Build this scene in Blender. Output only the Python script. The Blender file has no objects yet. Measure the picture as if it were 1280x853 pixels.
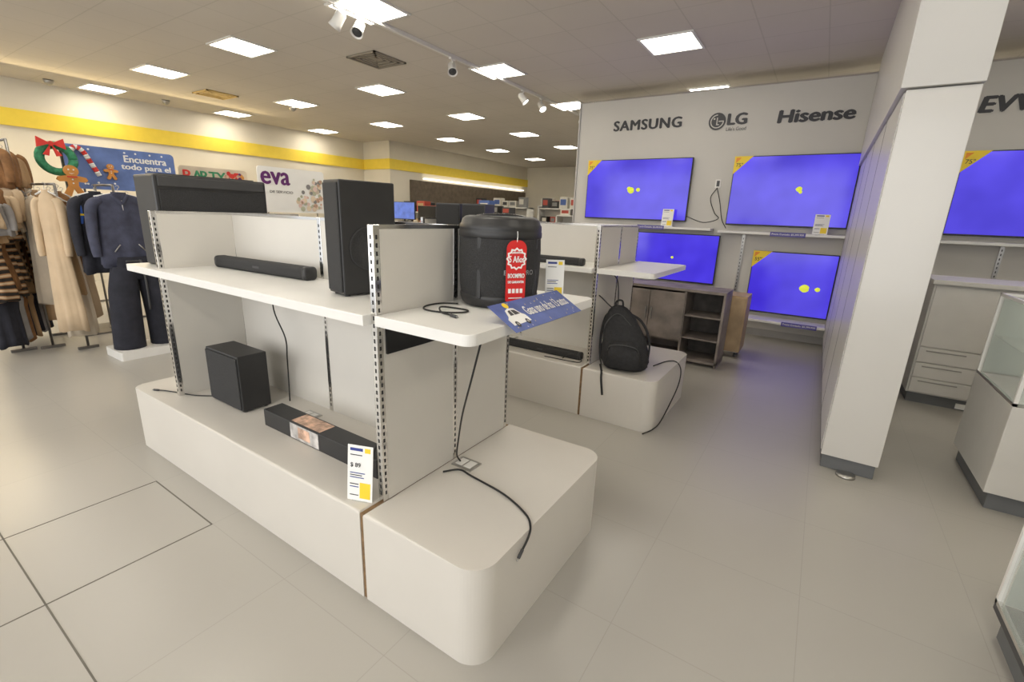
import bpy, bmesh, random
from math import *
from mathutils import Vector, Matrix
random.seed(4)
COL=bpy.context.scene.collection
# ---------------------------------------------------------------- materials
MC={}
def mat(name,col=(.5,.5,.5),rough=.5,metal=0,emit=None,es=0,noise=.05,nscale=8,bump=0,bscale=60,trans=0,coat=0,spec=.5,alpha=1):
    if name in MC: return MC[name]
    m=bpy.data.materials.new(name);m.use_nodes=True;nt=m.node_tree;b=nt.nodes['Principled BSDF']
    b.inputs['Base Color'].default_value=(*col,1);b.inputs['Roughness'].default_value=rough;b.inputs['Metallic'].default_value=metal
    b.inputs['Specular IOR Level'].default_value=spec
    tc=nt.nodes.new('ShaderNodeTexCoord')
    if noise:
        n=nt.nodes.new('ShaderNodeTexNoise');n.inputs['Scale'].default_value=nscale;n.inputs['Detail'].default_value=3
        nt.links.new(tc.outputs['Object'],n.inputs['Vector'])
        r=nt.nodes.new('ShaderNodeValToRGB');r.color_ramp.elements[0].position=.3;r.color_ramp.elements[1].position=.7
        r.color_ramp.elements[0].color=(*[c*(1-noise) for c in col],1);r.color_ramp.elements[1].color=(*[min(1,c*(1+noise)) for c in col],1)
        nt.links.new(n.outputs['Fac'],r.inputs['Fac']);nt.links.new(r.outputs['Color'],b.inputs['Base Color'])
    if bump:
        n2=nt.nodes.new('ShaderNodeTexNoise');n2.inputs['Scale'].default_value=bscale
        bp=nt.nodes.new('ShaderNodeBump');bp.inputs['Strength'].default_value=bump;bp.inputs['Distance'].default_value=.01
        nt.links.new(tc.outputs['Object'],n2.inputs['Vector']);nt.links.new(n2.outputs['Fac'],bp.inputs['Height']);nt.links.new(bp.outputs['Normal'],b.inputs['Normal'])
    if emit: b.inputs['Emission Color'].default_value=(*emit,1);b.inputs['Emission Strength'].default_value=es
    if trans: b.inputs['Transmission Weight'].default_value=trans
    if alpha<1: b.inputs['Alpha'].default_value=alpha
    if coat: b.inputs['Coat Weight'].default_value=coat;b.inputs['Coat Roughness'].default_value=.08
    MC[name]=m;return m
def brickmat(name,col,mortar,w,h,shift,ms,rough):
    m=mat(name,col,rough,noise=0);nt=m.node_tree;b=nt.nodes['Principled BSDF']
    tc=nt.nodes.new('ShaderNodeTexCoord');mp=nt.nodes.new('ShaderNodeMapping');mp.inputs['Location'].default_value=(shift[0],shift[1],0)
    br=nt.nodes.new('ShaderNodeTexBrick');br.offset=0;br.inputs['Scale'].default_value=1;br.inputs['Brick Width'].default_value=w;br.inputs['Row Height'].default_value=h
    br.inputs['Mortar Size'].default_value=ms;br.inputs['Mortar Smooth'].default_value=.3
    br.inputs['Color1'].default_value=(*col,1);br.inputs['Color2'].default_value=(*[c*.98 for c in col],1);br.inputs['Mortar'].default_value=(*mortar,1)
    nt.links.new(tc.outputs['Object'],mp.inputs['Vector']);nt.links.new(mp.outputs['Vector'],br.inputs['Vector'])
    n=nt.nodes.new('ShaderNodeTexNoise');n.inputs['Scale'].default_value=.7;n.inputs['Detail'].default_value=1
    nt.links.new(tc.outputs['Object'],n.inputs['Vector'])
    mx=nt.nodes.new('ShaderNodeMixRGB');mx.blend_type='MULTIPLY';mx.inputs['Fac'].default_value=.15
    nt.links.new(br.outputs['Color'],mx.inputs['Color1']);nt.links.new(n.outputs['Fac'],mx.inputs['Color2']);nt.links.new(mx.outputs['Color'],b.inputs['Base Color'])
    return m
CREAM=mat('cream_laminate',(.60,.57,.52),.36,noise=.02,nscale=3)
PANEL=mat('cream_panel',(.61,.585,.535),.5,noise=.02,nscale=3)
WHITE=mat('white_laminate',(.72,.71,.68),.35,noise=.02)
CHROME=mat('chrome',(.75,.74,.72),.14,1,noise=.03)
STEEL=mat('brushed_steel',(.45,.44,.42),.35,1,noise=.05)
SLOT=mat('slot_dark',(.02,.02,.02),.7,noise=0)
BLACK=mat('black_plastic',(.020,.020,.021),.42,noise=.15)
BGLOSS=mat('black_gloss',(.008,.008,.01),.15,noise=.1)
MESHM=mat('speaker_grille',(.026,.026,.027),.75,noise=.4,nscale=220,bump=.6,bscale=350)
GREYB=mat('dark_grey_plastic',(.05,.05,.052),.5,noise=.1)
KICK=mat('dark_grey_kick',(.13,.135,.14),.5,noise=.06)
BROWN=mat('raw_edge_brown',(.20,.12,.055),.7,noise=.3,nscale=40)
CABLE=mat('black_cable_rubber',(.01,.01,.01),.5,noise=0)
PAPER=mat('paper_white',(.82,.82,.80),.6,noise=.01)
YEL=mat('label_yellow',(.85,.62,.03),.5,noise=.03)
ORANGE=mat('label_orange',(.8,.28,.02),.5,noise=.03)
RED=mat('tag_red',(.62,.02,.02),.4,noise=.05)
BLUE=mat('promo_blue',(.09,.13,.36),.5,noise=.15,nscale=14)
NAVYT=mat('ink_navy',(.03,.05,.25),.5,noise=0)
INK=mat('ink_dark',(.03,.03,.032),.5,noise=0)
PURPLE=mat('ink_purple',(.12,.02,.14),.5,noise=0)
GLASS=mat('clear_glass',(.85,.92,.88),.03,noise=0,alpha=.22)
# ---------------------------------------------------------------- builder
ORG={}
def setup(o,parent,label=None,cat=None,kind=None,group=None):
    COL.objects.link(o)
    if parent: o.parent=parent
    if label: o['label']=label
    if cat: o['category']=cat
    if kind: o['kind']=kind
    if group: o['group']=group
    return o
def thing(name,loc,label,cat,rot=0,local=False,group=None,kind=None):
    o=bpy.data.objects.new(name,None);o.empty_display_size=.1
    setup(o,None,label,cat,kind,group);o.location=loc;o.rotation_euler=(0,0,rot)
    ORG[o.name]=Vector((0,0,0)) if local else Vector(loc)
    return o
def org(p): return ORG.get(p.name,Vector((0,0,0))) if p else Vector((0,0,0))
def smoothpts(pts,k=6):
    pts=[Vector(p) for p in pts]
    if len(pts)<3: return pts
    P=[pts[0]*2-pts[1]]+pts+[pts[-1]*2-pts[-2]];out=[]
    for i in range(1,len(P)-2):
        a,b,c,d=P[i-1:i+3]
        for j in range(k):
            t=j/k;out.append(.5*((2*b)+(c-a)*t+(2*a-5*b+4*c-d)*t*t+(3*b-3*c+d-a)*t**3))
    out.append(pts[-1]);return out
def rrect(x0,y0,x1,y1,rs,n=8):
    if not hasattr(rs,'__len__'): rs=[rs]*4
    cs=[(x0+rs[0],y0+rs[0],pi,rs[0]),(x1-rs[1],y0+rs[1],1.5*pi,rs[1]),(x1-rs[2],y1-rs[2],0,rs[2]),(x0+rs[3],y1-rs[3],.5*pi,rs[3])]
    out=[]
    for cx,cy,a,r in cs:
        if r<1e-5: out.append((cx,cy));continue
        for i in range(n+1):
            t=a+i/n*pi/2;out.append((cx+r*cos(t),cy+r*sin(t)))
    return out
class B:
    def __init__(s): s.bm=bmesh.new();s.m=[]
    def mi(s,m):
        if m not in s.m: s.m.append(m)
        return s.m.index(m)
    def _fin(s,old,m,M=None,smooth=False):
        new=[f for f in s.bm.faces if f not in old];i=s.mi(m)
        for f in new: f.material_index=i;f.smooth=smooth
        if M is not None:
            vs={v for f in new for v in f.verts};bmesh.ops.transform(s.bm,matrix=M,verts=list(vs))
    def box(s,lo,hi,m,bev=0,seg=2,M=None):
        old=set(s.bm.faces);r=bmesh.ops.create_cube(s.bm,size=1)
        c=[(a+b)/2 for a,b in zip(lo,hi)];d=[abs(b-a) for a,b in zip(lo,hi)]
        for v in r['verts']: v.co=Vector((v.co.x*d[0]+c[0],v.co.y*d[1]+c[1],v.co.z*d[2]+c[2]))
        if bev: bmesh.ops.bevel(s.bm,geom=list({e for v in r['verts'] for e in v.link_edges}),offset=min(bev,min(d)*.45),segments=seg,profile=.5,affect='EDGES')
        s._fin(old,m,M);return s
    def prism(s,pts,z0,z1,m,bev=0,M=None):
        old=set(s.bm.faces)
        bot=[s.bm.verts.new((x,y,z0)) for x,y in pts];top=[s.bm.verts.new((x,y,z1)) for x,y in pts];n=len(pts)
        s.bm.faces.new(bot[::-1]);tf=s.bm.faces.new(top)
        for i in range(n):
            f=s.bm.faces.new((bot[i],bot[(i+1)%n],top[(i+1)%n],top[i]))
        if bev: bmesh.ops.bevel(s.bm,geom=list(tf.edges),offset=bev,segments=3,profile=.5,affect='EDGES')
        s._fin(old,m,M);return s
    def loft(s,rings,m,caps=True,M=None,smooth=True):
        old=set(s.bm.faces);vr=[[s.bm.verts.new(p) for p in r] for r in rings];n=len(rings[0])
        for a,b in zip(vr,vr[1:]):
            for i in range(n): s.bm.faces.new((a[i],a[(i+1)%n],b[(i+1)%n],b[i]))
        if caps: s.bm.faces.new(vr[0][::-1]);s.bm.faces.new(vr[-1])
        s._fin(old,m,M,smooth);return s
    def lathe(s,prof,m,c=(0,0,0),n=40,sx=1,sy=1,M=None):
        return s.loft([[(c[0]+r*sx*cos(2*pi*i/n),c[1]+r*sy*sin(2*pi*i/n),c[2]+z) for i in range(n)] for r,z in prof],m,M=M)
    def tube(s,pts,r,m,n=8,sm=True,flat=1):
        P=smoothpts(pts) if sm else [Vector(p) for p in pts];N=len(P);rings=[];up=Vector((0,0,1));prev=None
        for i,p in enumerate(P):
            t=(P[min(i+1,N-1)]-P[max(i-1,0)]).normalized()
            if prev is None:
                a=t.cross(up)
                if a.length<.05: a=t.cross(Vector((1,0,0)))
            else: a=prev-t*prev.dot(t)
            a.normalize();prev=a;b=t.cross(a)
            rr=r if not hasattr(r,'__len__') else r[min(len(r)-1,int(i/(N-1)*(len(r)-1)))]+(0 if i==N-1 else (r[min(len(r)-1,int(i/(N-1)*(len(r)-1))+1)]-r[int(i/(N-1)*(len(r)-1))])*((i/(N-1)*(len(r)-1))%1))
            rings.append([p+a*rr*cos(2*pi*k/n)+b*rr*flat*sin(2*pi*k/n) for k in range(n)])
        return s.loft(rings,m)
    def poly(s,pts,m,M=None):
        old=set(s.bm.faces);s.bm.faces.new([s.bm.verts.new(p) for p in pts]);s._fin(old,m,M);return s
    def done(s,name,parent=None,label=None,cat=None,kind=None,group=None,origin=None,recalc=True):
        if recalc: bmesh.ops.recalc_face_normals(s.bm,faces=s.bm.faces[:])
        o=Vector(origin) if origin is not None else org(parent)
        bmesh.ops.translate(s.bm,verts=s.bm.verts[:],vec=-o)
        me=bpy.data.meshes.new(name);s.bm.to_mesh(me);s.bm.free()
        for m in s.m: me.materials.append(m)
        ob=bpy.data.objects.new(name,me);setup(ob,parent,label,cat,kind,group)
        if origin is not None and parent is None: ob.location=o
        ORG[ob.name]=org(parent) if parent else o
        return ob
def boxo(name,lo,hi,m,parent=None,bev=0,**k): return B().box(lo,hi,m,bev).done(name,parent,**k)
FRONT=Matrix.Rotation(pi/2,4,'X')            # faces -Y
EAST=Matrix.Rotation(pi/2,4,'Z')@FRONT       # faces +X
def text(name,body,pos,m,parent,width=None,height=None,R=FRONT,off=0,shear=0,align='LEFT',bend=None,space=1,bold=0,**k):
    c=bpy.data.curves.new('t','FONT');c.body=body;c.size=1;c.offset=off;c.shear=shear;c.extrude=0;c.space_character=space;c.align_x=align;c.resolution_u=3
    o=bpy.data.objects.new('t',c);COL.objects.link(o);bpy.context.view_layer.update()
    me=bpy.data.meshes.new_from_object(o.evaluated_get(bpy.context.evaluated_depsgraph_get()))
    bpy.data.objects.remove(o)
    xs=[v.co.x for v in me.vertices];ys=[v.co.y for v in me.vertices]
    w=max(xs)-min(xs);h=max(ys)-min(ys);x0=min(xs);y0=min(ys)
    sx=(width/w) if width else None;sy=(height/h) if height else None
    if sx is None: sx=sy
    if sy is None: sy=sx
    base=[((v.co.x-x0)*sx-(w*sx/2 if align=='CENTER' else 0),(v.co.y-y0)*sy) for v in me.vertices]
    polys=[list(p.vertices) for p in me.polygons];V=[];Fc=[]
    for q,(dx,dy) in enumerate([(0,0)]+([(bold,0),(-bold,0),(0,bold*.5),(0,-bold*.5)] if bold else [])):
        n0=len(V)
        for X,Y in base:
            X+=dx;Y+=dy
            p=Vector(bend(X,Y)) if bend else R@Vector((X,Y,q*.0002))+Vector(pos)
            V.append(p-org(parent))
        Fc+=[[i+n0 for i in p] for p in polys]
    m2=bpy.data.meshes.new(name);m2.from_pydata(V,[],Fc);m2.materials.append(m)
    ob=bpy.data.objects.new(name,m2);setup(ob,parent,**k);ORG[ob.name]=org(parent);return ob
def dup(root,delta,group=None,rot=None):
    def rec(o,par):
        c=o.copy();COL.objects.link(c);ORG[c.name]=Vector((0,0,0))
        if par: c.parent=par
        for ch in o.children: rec(ch,c)
        return c
    c=rec(root,None);c.location=root.location+Vector(delta)
    if rot is not None: c.rotation_euler=(0,0,rot)
    if group: c['group']=group;root['group']=group
    return c
# ---------------------------------------------------------------- room
ZC=3.59
FLOORM=brickmat('floor_tile',(.40,.382,.345),(.34,.325,.29),.643,.632,(2.38,-.265),.002,.3)
CEILM=brickmat('ceiling_tile',(.66,.61,.54),(.56,.52,.45),.61325,.5815,(6.76+.3066,-3.715+.2908),.007,.9)
WALLM=mat('wall_cream',(.72,.67,.56),.8,noise=.03,nscale=2)
TVW=mat('wall_light_grey',(.56,.545,.51),.7,noise=.02,nscale=2)
BAND=mat('band_yellow',(.88,.66,.07),.6,noise=.03)
def S(name,lo,hi,m): return boxo(name,lo,hi,m,kind='structure')
S('floor',(-12.5,-3.2,-.1),(6,18.2,0),FLOORM)
S('ceiling',(-12.5,-3.2,ZC),(6,18.2,ZC+.1),CEILM)
S('wall_left',(-12.5,-3.2,0),(-12.3,10.2,ZC),WALLM)
S('wall_recess',(-12.3,10.2,0),(-11.15,18.2,ZC),WALLM)
S('wall_back',(-11.15,18.0,0),(6,18.2,ZC),WALLM)
S('wall_right',(5.8,-3.2,0),(6,18,ZC),WALLM)
S('wall_display',(-3.74,7.66,0),(5.8,7.88,3.44),TVW)
S('trim_1',(-12.3,-3.2,2.80),(-12.26,10.2,3.09),BAND)
S('trim_2',(-11.15,10.16,2.80),(-11.11,18,3.09),BAND)
S('trim_3',(-12.3,10.16,2.80),(-11.15,10.2,3.09),BAND)
LIT=mat('strip_light',(1,1,1),.5,emit=(1,.93,.8),es=2.2,noise=0)
S('trim_4',(-11.15,11.6,2.62),(-11.04,17.6,2.65),LIT)
S('trim_5',(-3.745,7.645,3.425),(5.8,7.66,3.445),CHROME)
S('trim_6',(-3.76,7.64,0),(-3.735,7.89,3.44),mat('wall_edge_grey',(.42,.41,.40),.6,noise=.03))
S('trim_12',(-11.15,11.0,1.7),(-11.08,17.8,2.56),mat('dark_wall_panel',(.13,.10,.07),.6,noise=.2))
S('baseboard_display',(-3.74,7.645,0),(5.8,7.66,.1),mat('baseboard_grey',(.35,.34,.33),.5,noise=.03))
GR=mat('joint_dark',(.13,.12,.10),.8,noise=.1)
S('trim_7',(-3.053,-.4,.0),(-3.047,.895,.0012),GR);S('trim_8',(-2.383,-.4,0),(-2.377,.895,.0012),GR)
S('trim_9',(-3.6,.262,0),(-1.73,.268,.0012),GR);S('trim_10',(-3.05,.89,0),(-2.38,.896,.0012),GR)
# ---------------------------------------------------------------- ceiling lights
U0,V0,DX,DY=-6.76,3.715,2.453,2.326
PL=mat('light_panel_glow',(1,1,1),.5,emit=(1,.93,.80),es=17,noise=0)
first=None
def panel_light(x,y):
    t=thing('ceiling_light',(x,y,ZC),'square recessed ceiling panel light with white frame','ceiling light',group='recessed ceiling panel lights')
    b=B()
    for lo,hi in [((-.31,-.3,-.015),(.31,-.27,0)),((-.31,.27,-.015),(.31,.3,0)),((-.31,-.27,-.015),(-.28,.27,0)),((.28,-.27,-.015),(.31,.27,0))]:
        b.box([x+lo[0],y+lo[1],ZC+lo[2]],[x+hi[0],y+hi[1],ZC+hi[2]],WHITE)
    b.done('frame',t)
    boxo('light_diffuser',(x-.28,y-.27,ZC-.008),(x+.28,y+.27,ZC-.001),PL,t)
    return t
for i in range(-2,5):
    for j in range(-2,7):
        x=U0+i*DX;y=V0+j*DY
        if x>5.4 or y>17.5 or (i==-2 and j>=3): continue
        if first is None: first=panel_light(x,y);fx=(x,y)
        else: dup(first,(x-fx[0],y-fx[1],0))
# track
t=thing('track_light_rail',(-4.45,5.7,ZC),'thin white ceiling track rail','track light')
boxo('rail',(-4.47,1.6,ZC-.04),(-4.43,10,ZC),WHITE,t)
SPG=mat('spot_glow',(1,1,1),.5,emit=(1,.95,.85),es=25,noise=0)
def spot(x,y,ang,lit):
    t=thing('spotlight',(x,y,ZC-.04),'white cylindrical spotlight clipped under the ceiling track','spotlight',group='track spotlights')
    b=B();b.tube([(x,y,ZC-.06),(x,y,ZC-.13)],.012,WHITE,sm=False);b.box((x-.02,y-.05,ZC-.06),(x+.02,y+.05,ZC-.04),WHITE,.004);b.done('stem',t)
    M=Matrix.Translation((x,y,ZC-.16))@Matrix.Rotation(ang,4,'Z')@Matrix.Rotation(.7,4,'Y')
    b=B();b.lathe([(.03,.09),(.05,.07),(.055,-.04),(.065,-.08),(.06,-.08),(.05,-.06)],WHITE,M=M);b.done('spotlight_head',t)
    b=B();b.lathe([(.05,-.065),(.0501,-.062)],SPG if lit else GREYB,M=M);b.done('lens',t)
spot(-4.45,3.45,.3,0);spot(-4.45,3.7,2.0,0);spot(-4.45,5.2,2.4,0);spot(-4.45,6.95,3.5,1);spot(-4.45,7.55,2.8,1);spot(-4.45,9.2,3.5,1)
def vent(x,y,m,lab):
    t=thing('ceiling_vent',(x,y,ZC),lab,'vent')
    b=B()
    for k in range(4):
        r=.28-k*.065
        for lo,hi in [((-r,-r),(r,-r+.03)),((-r,r-.03),(r,r)),((-r,-r),(-r+.03,r)),((r-.03,-r),(r,r))]:
            b.box((x+lo[0],y+lo[1],ZC-.02+k*.004),(x+hi[0],y+hi[1],ZC),m)
    b.done('vent_louvers',t);boxo('vent_back',(x-.28,y-.28,ZC-.004),(x+.28,y+.28,ZC-.001),m,t)
vent(-5.53,4.88,mat('vent_grey',(.28,.25,.20),.6),'dark grey square ceiling air vent')
vent(-10,4.9,mat('vent_amber',(.6,.42,.14),.6),'amber tinted square ceiling vent')
for x,y in [(-11.8,3.0),(-11.6,4.7),(-9.6,6.2)]:
    b=B();b.lathe([(.07,0),(.07,-.03),(.055,-.06),(.03,-.085),(.005,-.09)],STEEL,c=(x,y,ZC));b.done('security_camera',label='small grey dome security camera on the ceiling',cat='camera',origin=(x,y,ZC),group='dome cameras')
# ---------------------------------------------------------------- gondola
def upright(x,y,z0,z1,t,w=.03):
    b=B();b.box((x-w/2,y-w/2,z0),(x+w/2,y+w/2,z1),CHROME,.002)
    z=z0+.03
    while z<z1-.03:
        b.box((x+w/2-.001,y-.004,z),(x+w/2+.0008,y+.004,z+.016),SLOT)
        b.box((x-.004,y-w/2-.0008,z),(x+.004,y-w/2+.001,z+.016),SLOT)
        z+=.03
    return b.done('slotted_upright',t,label='chrome slotted upright post')
def gondola():
    t=thing('display_gondola',(-2.2,1.57,0),'cream retail display gondola with plinth base, chrome uprights and white shelves','display stand')
    zb,zt,ys=.418,1.55,1.60
    B().prism(rrect(-3.64,1.036,-1.372,2.10,[.05,0,0,.05]),.0,zb,CREAM,.012).done('plinth',t)
    B().prism(rrect(-1.352,1.036,-.76,2.10,[0,.1,.1,0],12),.0,zb,CREAM,.014).done('end_plinth',t,label='rounded cream end plinth')
    boxo('joint_strip',(-1.372,1.04,.0),(-1.352,2.09,zb-.006),BROWN,t,label='raw brown edge between plinths')
    for x in (-1.36,-3.233):
        boxo('end_panel',(x-.014,1.17,zb),(x+.014,2.03,zt-.015),PANEL,t)
        for y in (1.156,ys,2.042): upright(x,y,zb,zt,t)
        boxo('top_rail',(x-.016,1.17,zt-.015),(x+.016,2.03,zt),CHROME,t,label='chrome top rail')
    for a,b_ in ((-3.218,-2.32),(-2.29,-1.375)):
        boxo('back_panel',(a,ys-.013,zb),(b_,ys+.013,zt-.015),PANEL,t)
        boxo('top_rail',(a,ys-.015,zt-.015),(b_,ys+.015,zt),CHROME,t,label='chrome top rail')
    upright(-2.305,ys,zb,zt,t)
    T=1.22
    B().prism(rrect(-3.6,1.105,-1.378,1.583,[.01,.0,0,0]),T-.04,T,WHITE,.004).done('shelf',t)
    B().prism(rrect(-3.22,1.617,-1.378,2.09,.0),T-.04,T,WHITE,.004).done('shelf',t)
    B().prism(rrect(-1.342,1.13,-.89,2.12,[.0,.04,.04,.0]),T-.04,T,WHITE,.004).done('end_shelf',t)
    B().prism(rrect(-3.62,1.585,-3.25,2.1,[.01,.0,0,.01]),T-.04,T,WHITE,.004).done('end_shelf',t)
    for x in (-3.19,-2.33,-2.28,-1.40):
        B().prism([(1.59,1.1),(1.59,1.179),(1.2,1.179),(1.2,1.165)],0,.004,STEEL,M=Matrix.Translation((x,0,0))@Matrix(((0,0,1,0),(1,0,0,0),(0,1,0,0),(0,0,0,1)))).done('shelf_bracket',t)
    for x,y in ((-2.34,1.46),(-1.26,1.585)):
        b=B();b.box((x-.06,y-.045,zb),(x+.06,y+.045,zb+.006),STEEL,.002);b.box((x-.045,y-.03,zb+.006),(x-.005,y+.03,zb+.008),WHITE);b.box((x+.005,y-.03,zb+.006),(x+.045,y+.03,zb+.008),WHITE)
        b.done('floor_outlet',t,label='flush grey power outlet plate')
    return t
G1=gondola()
G2=dup(G1,(-.10,2.30,0),'display gondolas')
boxo('black_strip',(-1.344,1.18,1.06),(-1.334,1.62,1.178),BGLOSS,G1,label='black glossy strip under the end shelf')  # thin black strip laid on the end panel, just below the shelf
# ---------------------------------------------------------------- audio
def box_speaker(name,loc,rot,w,d,h,label,cat,cone=True,m=None):
    m=m or BLACK
    t=thing(name,loc,label,cat,rot,local=True)
    B().box((-w/2,-d/2,.008),(w/2,d/2,h),m,.006,2).done('speaker_cabinet',t)
    b=B();b.box((-w/2+.008,-d/2-.008,.02),(w/2-.008,-d/2+.002,h-.012),MESHM,.004).done('front_grille',t)
    if cone:
        b=B();M=Matrix.Translation((w/2,0.0,h*.42))@Matrix.Rotation(pi/2,4,'Y')
        r=min(d*.38,.1);b.lathe([(r,0),(r,.004),(r*.92,.004),(r*.86,.001),(r*.5,.0005),(.01,.0015)],MESHM,M=M);b.done('woofer',t)
    for x in(-1,1):
        for y in(-1,1): B().lathe([(.012,0),(.012,.009)],GREYB,c=(x*(w/2-.025),y*(d/2-.025),0),n=12).done('rubber_foot',t)
    return t
box_speaker('tower_speaker',(-1.775,1.44,1.22),-.2,.15,.265,.50,'tall black box speaker standing on the white shelf','speaker')
box_speaker('subwoofer',(-2.84,1.33,.418),0,.37,.17,.345,'black upright subwoofer box on the gondola plinth','subwoofer',cone=False)
t=thing('party_speaker_cabinet',(-3.42,1.55,1.22),'large wide black speaker cabinet on the end shelf','speaker')
B().box((-3.55,1.20,1.222),(-3.27,1.86,1.755),BLACK,.012).done('speaker_cabinet',t)
B().box((-3.272,1.22,1.25),(-3.262,1.84,1.67),MESHM,.003).done('front_grille',t)
B().box((-3.272,1.22,1.69),(-3.264,1.84,1.745),GREYB,.003).done('control_strip',t)
b=B();b.prism(rrect(-3.5,1.24,-3.32,1.82,.03),1.755,1.763,GREYB).done('top_plate',t)
GSP=mat('charcoal_cabinet',(.045,.045,.047),.5,noise=.1)
box_speaker('bookshelf_speaker',(-3.12,3.66,1.22),.25,.26,.22,.47,'charcoal box speaker on the rear gondola shelf','speaker',m=GSP)
box_speaker('bookshelf_speaker',(-2.80,3.66,1.22),.2,.24,.22,.47,'charcoal box speaker beside its twin on the rear gondola','speaker',m=GSP)
def soundbar(loc,rot,L,r,label):
    t=thing('soundbar',loc,label,'soundbar',rot,local=True)
    ring=lambda x,s:[(x,s*p[0],r+s*p[1]) for p in rrect(-r*1.1,-r,r*1.1,r*.9,r*.6,5)]
    B().loft([ring(-L/2,.8),ring(-L/2+.01,1),ring(-L/2+.03,1)],BLACK).done('end_cap',t);B().loft([ring(L/2-.03,1),ring(L/2-.01,1),ring(L/2,.8)],BLACK).done('end_cap',t)
    B().loft([ring(-L/2+.03,.98),ring(L/2-.03,.98)],MESHM,smooth=False).done('fabric_body',t)
    B().box((-.03,-r*1.12,r*.8),(.03,-r*1.06,r*1.1),GREYB).done('brand_badge',t)
    return t
soundbar((-2.70,1.47,1.22),.05,.88,.038,'long slim black soundbar on the white shelf')
soundbar((-1.95,3.52,.418),0,.8,.035,'black soundbar lying on the rear plinth')
soundbar((-1.95,3.50,1.22),0,.72,.033,'black soundbar on the rear gondola shelf')
PH1=mat('print_skin',(.55,.36,.26),.5,noise=.5,nscale=25);PH2=mat('print_grey',(.5,.48,.46),.5,noise=.5,nscale=18)
t=thing('soundbar_carton',(-1.96,1.3,.418),'long narrow black retail carton with colour photo, on the plinth','box')
B().box((-2.42,1.24,.418),(-1.5,1.35,.515),BLACK,.003).done('carton',t)
b=B();b.box((-2.17,1.2385,.425),(-1.93,1.2405,.508),PH2);b.box((-2.1,1.2375,.44),(-2.0,1.239,.50),PH1);b.box((-2.17,1.25,.5145),(-1.93,1.34,.5165),PH1);b.done('printed_photo',t)
# party speaker
def boom():
    cx,cy,z=-1.160,1.675,1.22;k_=1.08
    t=thing('party_speaker',(cx,cy,z),'large round black portable speaker with red hang tag','speaker')
    n=64
    def ring(r,zz):
        r*=k_
        return [(cx+r*cos(2*pi*i/n),cy+r*sin(2*pi*i/n),z+zz) for i in range(n)]
    B().loft([ring(.13,.004),ring(.146,.012),ring(.154,.04),ring(.160,.10),ring(.163,.17),ring(.163,.24),ring(.160,.30),ring(.15,.33)],MESHM).done('grille_body',t)
    b=B();b.loft([ring(.125,0),ring(.14,.003),ring(.151,.014),ring(.157,.035),ring(.158,.05),ring(.154,.055)],BLACK);b.done('base_ring',t)
    b=B();b.loft([ring(.160,.285),ring(.1645,.292),ring(.1645,.31),ring(.162,.315),ring(.163,.32),ring(.162,.338),ring(.157,.343),ring(.152,.360),ring(.14,.371),ring(.125,.375),ring(.114,.370),ring(.108,.352),ring(.05,.35)],BLACK);b.done('top_cap',t)
    for k in range(4):
        a=radians(-85+90*k);M=Matrix.Translation((cx,cy,z))@Matrix.Rotation(a,4,'Z')
        B().box((.155,-.012,.04),(.1755,.012,.30),BLACK,.006,M=M).done('side_rib',t)
    b=B();b.tube([(cx-.10,cy-.055,z+.345),(cx-.09,cy-.05,z+.368),(cx-.04,cy-.02,z+.376),(cx+.04,cy+.02,z+.376),(cx+.09,cy+.05,z+.368),(cx+.10,cy+.055,z+.345)],.012,BGLOSS,n=12,flat=.7);b.done('carry_handle',t)
    a0=radians(-27)
    bd=lambda r:(lambda X,Y:Vector((cx+r*cos(a0+X/r),cy+r*sin(a0+X/r),z+.145+Y)))
    text('brand_lettering','BOOMPRO',(0,0,0),mat('silver_print',(.30,.30,.30),.4,noise=0),t,width=.14,height=.02,off=.01,align='CENTER',bend=bd(.178))
    a=radians(-34);M=Matrix.Translation((cx,cy,z))@Matrix.Rotation(a,4,'Z')@Matrix.Translation((.1825,0,0))@Matrix.Rotation(pi/2,4,'Z')@Matrix.Rotation(pi/2,4,'X')
    tg=B().prism(rrect(-.043,.04,.043,.285,[.008,.008,.034,.034]),0,.0015,RED,M=M);tg.done('hang_tag',t,label='red guarantee hang tag')
    st=[]
    for i in range(24):
        r=.038 if i%2 else .045;st.append((r*cos(i*pi/12),.212+r*sin(i*pi/12)))
    sb=B().prism(st,.0016,.003,PAPER,M=M);sb.prism([(p[0]*.82,.212+(p[1]-.212)*.82) for p in st],.003,.0034,RED,M=M);sb.done('tag_emblem',t)
    sb=B();sb.box((-.03,.052,.0016),(.03,.056,.002),PAPER,M=M)
    for k in range(4): sb.box((-.032+.017*k,.074,.0016),(-.02+.017*k,.092,.002),PAPER,M=M)
    sb.done('tag_print',t)
    R3=M.to_3x3().to_4x4()
    for s_,yy,w,h in (('GARANTIA',.233,.045,.008),('5 Años',.198,.066,.026),('BOOMPRO',.136,.072,.018),('DE GARANTIA',.115,.07,.01)):
        p=M@Vector((0,yy,.0042));text('tag_text',s_,p,PAPER,t,width=w,height=h,R=R3,off=.01,align='CENTER',bold=.0006)
    B().tube([M@Vector((0,.278,.002)),M@Vector((.004,.315,-.006)),M@Vector((.0,.355,-.03))],.0015,PAPER,n=6).done('tag_string',t)
boom()
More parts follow.
